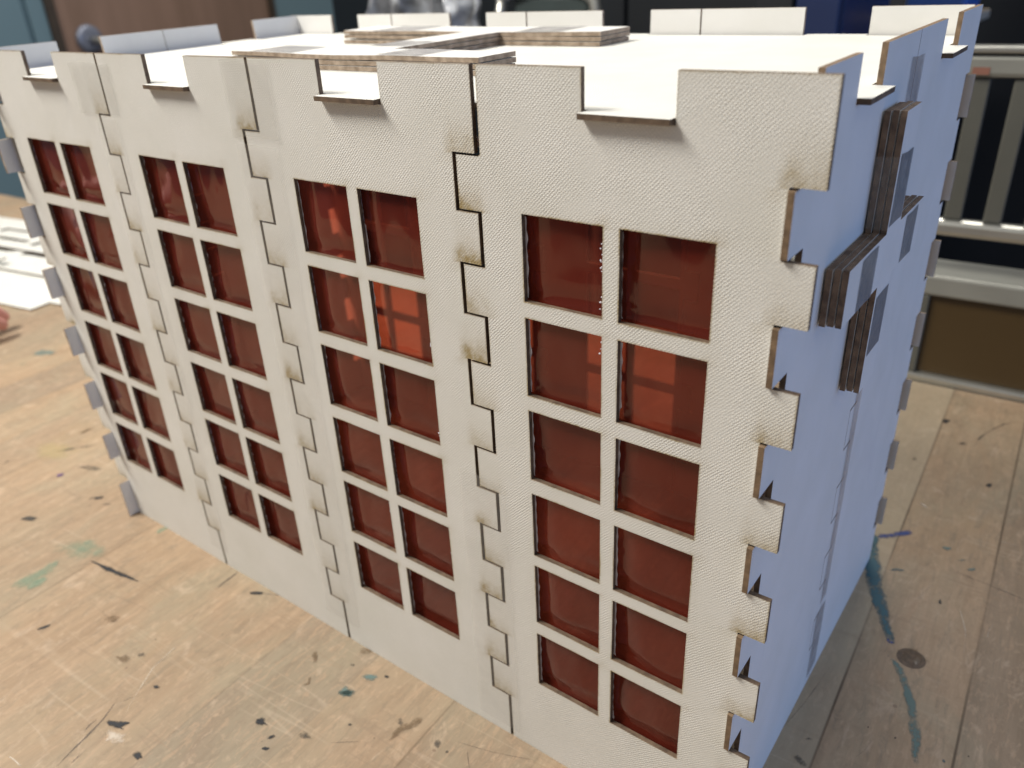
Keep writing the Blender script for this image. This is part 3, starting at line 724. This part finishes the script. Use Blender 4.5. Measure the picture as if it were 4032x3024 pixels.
# ------------------------------------------------------------ room
#ROOM#
M['teal'] = mat_simple('teal_wall_paint', (.135, .215, .255), .6, var=.06, scale=2)
M['dark'] = mat_simple('dark_cabinet_front', (.007, .009, .012), .45, var=.3, scale=4)
M['navy'] = mat_simple('navy_enamel', (.008, .02, .075), .4, var=.3, scale=3)
M['blue'] = mat_simple('blue_plastic', (.05, .13, .42), .4, var=.15, scale=6)
M['beige'] = mat_simple('beige_laminate', (.46, .37, .27), .5, var=.08, scale=5)
M['steel'] = mat_simple('brushed_steel', (.50, .50, .46), .32, .85, var=.1, scale=12)
M['satin'] = mat_simple('grey_aluminium', (.27, .27, .24), .42, .35, var=.12, scale=14)
M['slatm'] = mat_simple('dull_grey_metal', (.10, .10, .085), .5, .2, var=.15, scale=14)
M['knobm'] = mat_simple('satin_knob_metal', (.22, .24, .30), .35, .4, var=.1, scale=10)
M['floor'] = mat_simple('grey_floor', (.10, .10, .10), .6, var=.2, scale=3)
def wood_mat(name, a, b, sc=(1, 1, .08), s=18, rough=.45):
    t = NT(name); o = t.obj(); n_ = t.noise(t.mp(o, sc), s, 5, .6, .6)
    t.principled(t.mix(t.mr(n_, .3, .7), c4(*a), c4(*b)), rough); return t.m
M['door'] = wood_mat('door_veneer', (.27, .175, .13), (.21, .135, .097))
M['brown'] = wood_mat('brown_hardboard', (.060, .036, .012), (.045, .027, .009), (1, 1, 1), 3, .4)
M['sticker'] = mat_simple('red_sticker', (.22, .10, .07), .5)
M['skin'] = mat_simple('skin', (.62, .30, .26), .5, var=.08, scale=60)

tag(boxes('floor', [(-20, 30, -25, 24, -8.3, -8.15)], None, (M['floor'],)), kind='structure')
tag(boxes('wall', [(-20.6, -20.0, -25, 9.28, -8.15, 16), (-20.6, -20, 9.42, 9.86, -8.15, 16), (-20.6, -20, 17.55, 24, -8.15, 16), (-20.6, -20, 9.86, 17.55, 11, 16), (-20.6, -20.12, 9.28, 9.42, -8.15, 16)], None, (M['teal'],)), kind='structure')
d = empty('door', (-20, 13.7, -8.15), 'brown wood veneer door with round steel knob set in the teal wall', 'door')
def par(o, root):
    o.parent = root; o.matrix_parent_inverse = root.matrix_basis.inverted(); return o
bpy.context.view_layer.update()
par(boxes('door_leaf', [(-20.35, -20.05, 10.14, 17.35, -8.1, 10.7)], None, (M['door'],)), d)
M['frame_dark'] = mat_simple('dark_frame_paint', (.05, .038, .028), .5)
par(boxes('door_frame', [(-20.3, -19.9, 9.87, 10.12, -8.14, 10.98), (-20.3, -19.9, 17.37, 17.54, -8.14, 10.98), (-20.3, -19.9, 10.12, 17.37, 10.72, 10.98)], None, (M['frame_dark'],)), d)
kn = par(tube('rosette', [(-20.04, 10.9, 1.78), (-19.98, 10.9, 1.78), (-19.93, 10.9, 1.78), (-19.91, 10.9, 1.78)], .3, None, (M['knobm'],), 28, [.38, .38, .34, .22]), d)
par(tube('lever', [(-19.93, 10.92, 1.75), (-19.6, 10.94, 1.74), (-19.45, 11.05, 1.72), (-19.42, 11.3, 1.62), (-19.42, 11.5, 1.40), (-19.42, 11.6, 1.0), (-19.42, 11.62, .5)], .10, None, (M['steel'],), 12), d)

cb = empty('cabinet', (4, 12, -8.15), 'tall black cabinet wall across the far end of the room', 'cabinet'); bpy.context.view_layer.update()
par(boxes('cabinet_body', [(-10.95, 24, 12.15, 14, -8.1, 9)], None, (M['dark'],)), cb)
for k_ in range(9):
    x0 = -10.9 + k_ * 3.85
    par(boxes('cabinet_door', [(x0, x0 + 3.78, 12.02, 12.14, -8.0, 8.9)], None, (M['dark'],), bev=.02), cb)

# crumpled clear plastic hanging in the background
M['plastic'] = mat_simple('crumpled_plastic', (.42, .44, .47), .3, var=.75, scale=26, bump=.6)
V = []; fa = []; nx, nz = 46, 60
for s_ in (0, 1):
    for i in range(nx + 1):
        for j in range(nz + 1):
            a = i / nx; b = j / nz; wv = .5 + .5 * math.sin(math.pi * min(1, b * 1.2 + .15))
            x = -4.55 + (a - .5) * 2.15 * wv + .25 * b; z = 1.75 + 2.6 * b; y = 8.0 + s_ * .08 + .35 * noise.noise(Vector((a * 9, b * 3, 2))) + .12 * noise.noise(Vector((a * 30, b * 8, 5)))
            x += .12 * noise.noise(Vector((a * 6, b * 10, 8)))
            V.append(tuple(Vector((x, y, z)) * U))
n0 = (nx + 1) * (nz + 1)
for i in range(nx):
    for j in range(nz):
        q = i * (nz + 1) + j; fa.append([q, q + nz + 1, q + nz + 2, q + 1]); q += n0; fa.append([q, q + 1, q + nz + 2, q + nz + 1])
for i in range(nx):
    for j in (0, nz): q = i * (nz + 1) + j; fa.append([q, q + nz + 1, q + nz + 1 + n0, q + n0])
for j in range(nz):
    for i in (0, nx): q = i * (nz + 1) + j; fa.append([q, q + 1, q + 1 + n0, q + n0])
me = bpy.data.meshes.new('plastic_bag'); me.from_pydata(V, [], fa)
tag(link('plastic_bag', me, None, (M['plastic'],)), 'crumpled clear plastic bag hanging far behind the roof of the model', 'plastic bag')

ch = empty('chair', (-1.9, 8.0, -8.15), 'dark chair with a curved pale metal back rail far behind the roof', 'chair'); bpy.context.view_layer.update()
M['chairgrey'] = mat_simple('dark_green_grey_plastic', (.035, .05, .05), .5)
par(boxes('backrest', [(-2.75, -1.55, 8.0, 8.12, 1.2, 2.62)], None, (M['chairgrey'],), bev=.05), ch)
par(tube('back_rail', [(-2.9, 7.95, 2.60), (-2.5, 7.93, 2.74), (-2.0, 7.92, 2.77), (-1.65, 7.92, 2.72), (-1.42, 7.93, 2.55), (-1.36, 7.95, 2.25), (-1.36, 7.97, .8), (-1.36, 7.97, -8.1)], .075, None, (M['steel'],), 12), ch)
par(tube('back_rail', [(-2.9, 7.95, 2.60), (-2.98, 7.95, 2.3), (-2.98, 7.97, -8.1)], .075, None, (M['steel'],), 12), ch)
par(boxes('seat', [(-2.9, -1.4, 6.6, 7.9, -3.6, -3.4)], None, (M['chairgrey'],), bev=.06), ch)
for q in (-2.85, -1.45): par(tube('leg', [(q, 6.7, -3.6), (q, 6.6, -8.1)], .07, None, (M['steel'],), 10), ch)

lk = empty('locker', (1.3, 7.5, -8.15), 'navy blue metal locker standing behind the right half of the roof', 'locker'); bpy.context.view_layer.update()
par(boxes('locker_body', [(1.02, 1.93, 7.2, 9, -8.1, 6)], None, (M['navy'],), bev=.03), lk)
par(boxes('locker_door', [(1.04, 1.44, 7.12, 7.19, -7.9, 5.9)], None, (M['dark'],), bev=.02), lk)
par(boxes('locker_door', [(1.47, 1.91, 7.12, 7.19, -7.9, 5.9)], None, (M['navy'],), bev=.02), lk)

bx = empty('counter_block', (1.95, 9, -8.15), 'beige laminate counter block far behind the right corner of the roof', 'counter'); bpy.context.view_layer.update()
par(boxes('counter_top', [(1.15, 2.75, 8.6, 10.6, 2.15, 2.26)], None, (M['beige'],), bev=.02), bx)
par(boxes('counter_body', [(1.25, 2.65, 8.7, 10.5, -8.1, 2.148)], None, (M['beige'],)), bx)
sp_ = empty('clamp_stand', (1.55, 9.3, 2.26), 'pale steel post standing on the beige counter', 'stand'); bpy.context.view_layer.update()
par(tube('post', [(1.55, 9.3, 2.30), (1.55, 9.3, 4.0)], .07, None, (M['steel'],), 14), sp_)
par(tube('foot', [(1.55, 9.3, 2.262), (1.55, 9.3, 2.31)], .16, None, (M['steel'],), 18), sp_)
bn = empty('storage_bin', (2.35, 9.8, 2.26), 'blue plastic bin on the beige counter beside the steel post', 'bin'); bpy.context.view_layer.update()
par(boxes('bin_body', [(2.0, 2.66, 9.4, 10.3, 2.262, 3.5)], None, (M['blue'],), bev=.05), bn)
par(boxes('bin_rim', [(1.95, 2.70, 9.34, 10.36, 3.501, 3.6)], None, (M['blue'],), bev=.03), bn)
M['palecloth'] = mat_simple('pale_cloth', (.25, .26, .27), .8, var=.4, scale=20)
tag(tube('hanging_cord', [(3.45, 8.0, 4.2), (3.5, 8.0, 3.2), (3.52, 8.0, 2.75), (3.6, 8.0, 2.5), (3.64, 8.0, 2.36)], .07, None, (M['palecloth'],), 10, [.03, .06, .09, .10, .04]), 'pale cord hanging in the dark right of the model roof', 'cord')

# steel rack behind the bench
rk = empty('metal_rack', (5, 4.45, -8.15), 'grey metal rack with upright slats and brown panel behind the bench', 'rack'); bpy.context.view_layer.update()
RZ = .042
def rbox(name, x0, x1, y0, y1, z0, z1, m, bev=.012):
    bm_o = boxes(name, [(x0 - 4, x1 - 4, y0 - 4.33, y1 - 4.33, z0, z1)], None, (M[m],), bev=bev)
    me = bm_o.data; me.transform(Matrix.Translation(Vector((4, 4.34, 0)) * U) @ Matrix.Rotation(RZ, 4, 'Z'))
    return par(bm_o, rk)
rbox('top_rail', 2.6, 7.4, 4.35, 4.47, 2.17, 2.312, 'satin', .03)
rbox('rail_highlight', 2.6, 7.4, 4.33, 4.49, 2.318, 2.36, 'steel', .012)  # brighter metal strip standing for the highlight along the rail's top
rbox('middle_rail', 2.6, 7.4, 4.35, 4.47, 1.12, 1.236, 'steel', .035)
x_ = 3.36
while x_ < 7.2:
    rbox('slat', x_, x_ + .112, 4.38, 4.44, 1.24, 2.168, 'slatm', .012); x_ += .243
rbox('shelf', 2.6, 7.4, 4.35, 4.78, .676, .83, 'satin', .02)
rbox('panel', 3.63, 7.3, 4.40, 4.43, .052, .674, 'brown', .004)
rbox('post', 3.52, 3.628, 4.36, 4.46, .052, .674, 'slatm', .01)
rbox('bottom_rail', 2.6, 7.4, 4.34, 4.48, -.03, .05, 'steel', .02)
for x_ in (2.6, 7.28):
    rbox('leg', x_, x_ + .12, 4.50, 4.62, -8.14, 2.16, 'slatm', .012)
rbox('red_sticker', 3.60, 3.70, 4.3465, 4.349, 2.19, 2.235, 'sticker', 0)

# left-over cut sheets lying on the bench at the far left
def scrap_grid(root, x0, y0, lx, ly, z, cells, cham=0.):
    ca, sa = math.cos(.165), math.sin(.165)
    def fr(a, b, w): return (x0 + a * ca - b * sa, y0 + a * sa + b * ca, w)
    sol = [(0, lx, 0, ly)]
    if cham: sol = [(0, lx - cham, 0, ly), (lx - cham, lx - cham * .5, .0, ly - .0), (lx - cham * .5, lx, 0.22, ly)]
    return plate(root, sol, cells, z + T, z, fr, None, (M['roof'], M['roof'], M['edge']))
rs = random.Random(11)
def cells(lx, ly, y_from, n, big=False):
    out = []
    for _ in range(n):
        w_, h_ = (rs.uniform(.25, .9), rs.uniform(.06, .22)) if not big else (rs.uniform(.15, .4), rs.uniform(.3, .7))
        a = rs.uniform(.08, lx - w_ - .08); b = rs.uniform(y_from, ly - h_ - .06); out.append((a, a + w_, b, b + h_))
    return out
def lattice(lx, ly, y0, px, py, bar):
    out = []; a = .1
    while a + px - bar < lx - .08:
        b = y0
        while b + py - bar < ly - .06: out.append((a, a + px - bar, b, b + py - bar)); b += py
        a += px
    return out
tag(scrap_grid('board_offcut', -8.9, .55, 4.95, 2.3, .001, lattice(4.95, 2.3, 1.25, 1.3, .40, .22), .35), 'large white offcut sheet flat on the bench, lowest of the scraps at far left', 'offcut', 'offcuts in the scrap pile')
tag(scrap_grid('board_offcut', -9.1, 1.25, 4.2, 1.5, .03, lattice(4.2, 1.5, .45, .95, .36, .19)), 'white latticed offcut lying on the largest scrap sheet, middle of the pile', 'offcut', 'offcuts in the scrap pile')
tag(scrap_grid('board_offcut', -8.7, 1.85, 3.6, .95, .06, lattice(3.6, .95, .16, 1.1, .30, .16)), 'narrow white latticed offcut on top of the scrap pile at far left', 'offcut', 'offcuts in the scrap pile')
tag(scrap_grid('board_strip', -7.8, 1.5, 1.9, .09, .12, []), 'thin white strip of board lying loose across the scrap pile', 'board strip')

# a hand reaching in at the left edge: forearm, palm and five fingers as one skinned body
def hand():
    P = []; E_ = []; Rr = []
    def add(p, rr, prev=None):
        P.append(Vector(p)); Rr.append(rr)
        if prev is not None: E_.append((prev, len(P) - 1))
        return len(P) - 1
    wrist = add((-4.10, -.35, .52), .20)
    fo = add((-4.35, -1.5, .75), .27, wrist); add((-4.6, -3.0, .9), .33, fo)
    palm = add((-4.0, -.05, .50), .21, wrist); palm2 = add((-3.92, .18, .46), .19, palm)
    for (kx, ky, kz), (a1, a2, tip), rr in (
        (((-3.72, .36, .42)), ((-3.67, .58, .36), (-3.65, .76, .23), (-3.66, .90, .10)), .074),
        (((-3.88, .44, .44)), ((-3.88, .70, .36), (-3.88, .90, .22), (-3.88, 1.0, .09)), .076),
        (((-4.05, .42, .43)), ((-4.08, .66, .34), (-4.09, .83, .20), (-4.09, .90, .085)), .072),
        (((-4.20, .34, .40)), ((-4.26, .50, .30), (-4.29, .62, .18), (-4.30, .68, .08)), .062)):
        k0 = add((kx, ky, kz), rr * 1.25, palm2); k1 = add(a1, rr, k0); k2 = add(a2, rr * .92, k1); add(tip, rr * .8, k2)
    t0 = add((-3.80, -.02, .42), .12, palm); t1 = add((-3.66, .16, .30), .088, t0); add((-3.60, .34, .18), .075, t1)
    me = bpy.data.meshes.new('person'); me.from_pydata([tuple(p * U) for p in P], E_, [])
    o = bpy.data.objects.new('person', me); C.objects.link(o); me.materials.append(M['skin'])
    sk = o.modifiers.new('skin', 'SKIN'); ss = o.modifiers.new('sub', 'SUBSURF'); ss.levels = ss.render_levels = 2
    for v, rr in zip(me.skin_vertices[0].data, Rr): v.radius = (rr * U, rr * U)
    me.skin_vertices[0].data[0].use_root = True
    sk.use_smooth_shade = True
    return tag(o, 'hand with pink fingertip touching the bench at the left edge', 'person')
hand()

#ROOM-END#

# ------------------------------------------------------------ lights, world, camera
w = bpy.data.worlds.new('World'); S.world = w; w.use_nodes = True
nt = w.node_tree; nt.nodes.clear()
out = nt.nodes.new('ShaderNodeOutputWorld'); bg = nt.nodes.new('ShaderNodeBackground'); nt.links.new(bg.outputs[0], out.inputs[0])
tc = nt.nodes.new('ShaderNodeTexCoord'); sp = nt.nodes.new('ShaderNodeSeparateXYZ'); nt.links.new(tc.outputs['Generated'], sp.inputs[0])
mrn = nt.nodes.new('ShaderNodeMapRange'); mrn.inputs[1].default_value = -.5; mrn.inputs[2].default_value = .9
nt.links.new(sp.outputs[2], mrn.inputs[0])
rp = nt.nodes.new('ShaderNodeValToRGB'); nt.links.new(mrn.outputs[0], rp.inputs[0])
rp.color_ramp.elements[0].color = (.11, .095, .095, 1); rp.color_ramp.elements[1].color = (.75, .74, .72, 1)
e = rp.color_ramp.elements.new(.4); e.color = (.27, .27, .30, 1)
nt.links.new(rp.outputs[0], bg.inputs[0]); bg.inputs[1].default_value = .56

def area(name, loc, target, sx, sy, power, col):
    l = bpy.data.lights.new(name, 'AREA'); l.shape = 'RECTANGLE'; l.size = sx; l.size_y = sy; l.energy = power; l.color = col
    o = bpy.data.objects.new(name, l); C.objects.link(o); o.location = loc
    o.rotation_euler = (Vector(target) - Vector(loc)).to_track_quat('-Z', 'Y').to_euler()
    return o
area('ceiling_or_fill_light', (-.62, -.62, 1.65), (.15, .0, .15), .8, .35, 53, (1, .96, .885))
area('ceiling_or_fill_light', (.14, 1.05, 1.75), (.15, .5, .1), .5, .5, 12, (1, .95, .87))
area('window_light', (2.6, .35, .5), (.4, .1, .15), 2.0, .8, 21, (.19, .44, 1.0))
area('ceiling_or_fill_light', (-1.2, 1.3, 1.9), (-1.9, 1.3, .1), 1.2, .35, 17, (1, .95, .88))  # added fill with no lamp in view, brightens the door and teal wall

cam = bpy.data.cameras.new('camera'); co = bpy.data.objects.new('camera', cam); C.objects.link(co)
R = [[0.8033466797145138, -0.24100765048276804, 0.5445635175077764], [0.5939958325265685, 0.38949625285236017, -0.7038903465420159], [-0.04246249089178693, 0.8889364327232551, 0.4560580614839723]]
m4 = Matrix(R).to_4x4(); m4.translation = Vector((4.497989, -1.812570, 2.885076)) * U
co.matrix_world = m4
cam.sensor_width = 36; cam.lens = 3137.4953 / 4032 * 36; cam.clip_start = .005; cam.clip_end = 100
cam.dof.use_dof = True; cam.dof.aperture_fstop = 11.8; cam.dof.focus_distance = 2.55 * U
S.camera = co
S.render.resolution_x, S.render.resolution_y = 1024, 768
S.view_settings.view_transform = 'Standard'; S.view_settings.look = 'None'; S.view_settings.exposure = 0; S.view_settings.gamma = 1
S.render.engine = 'CYCLES'
S.cycles.max_bounces = 7; S.cycles.transparent_max_bounces = 16
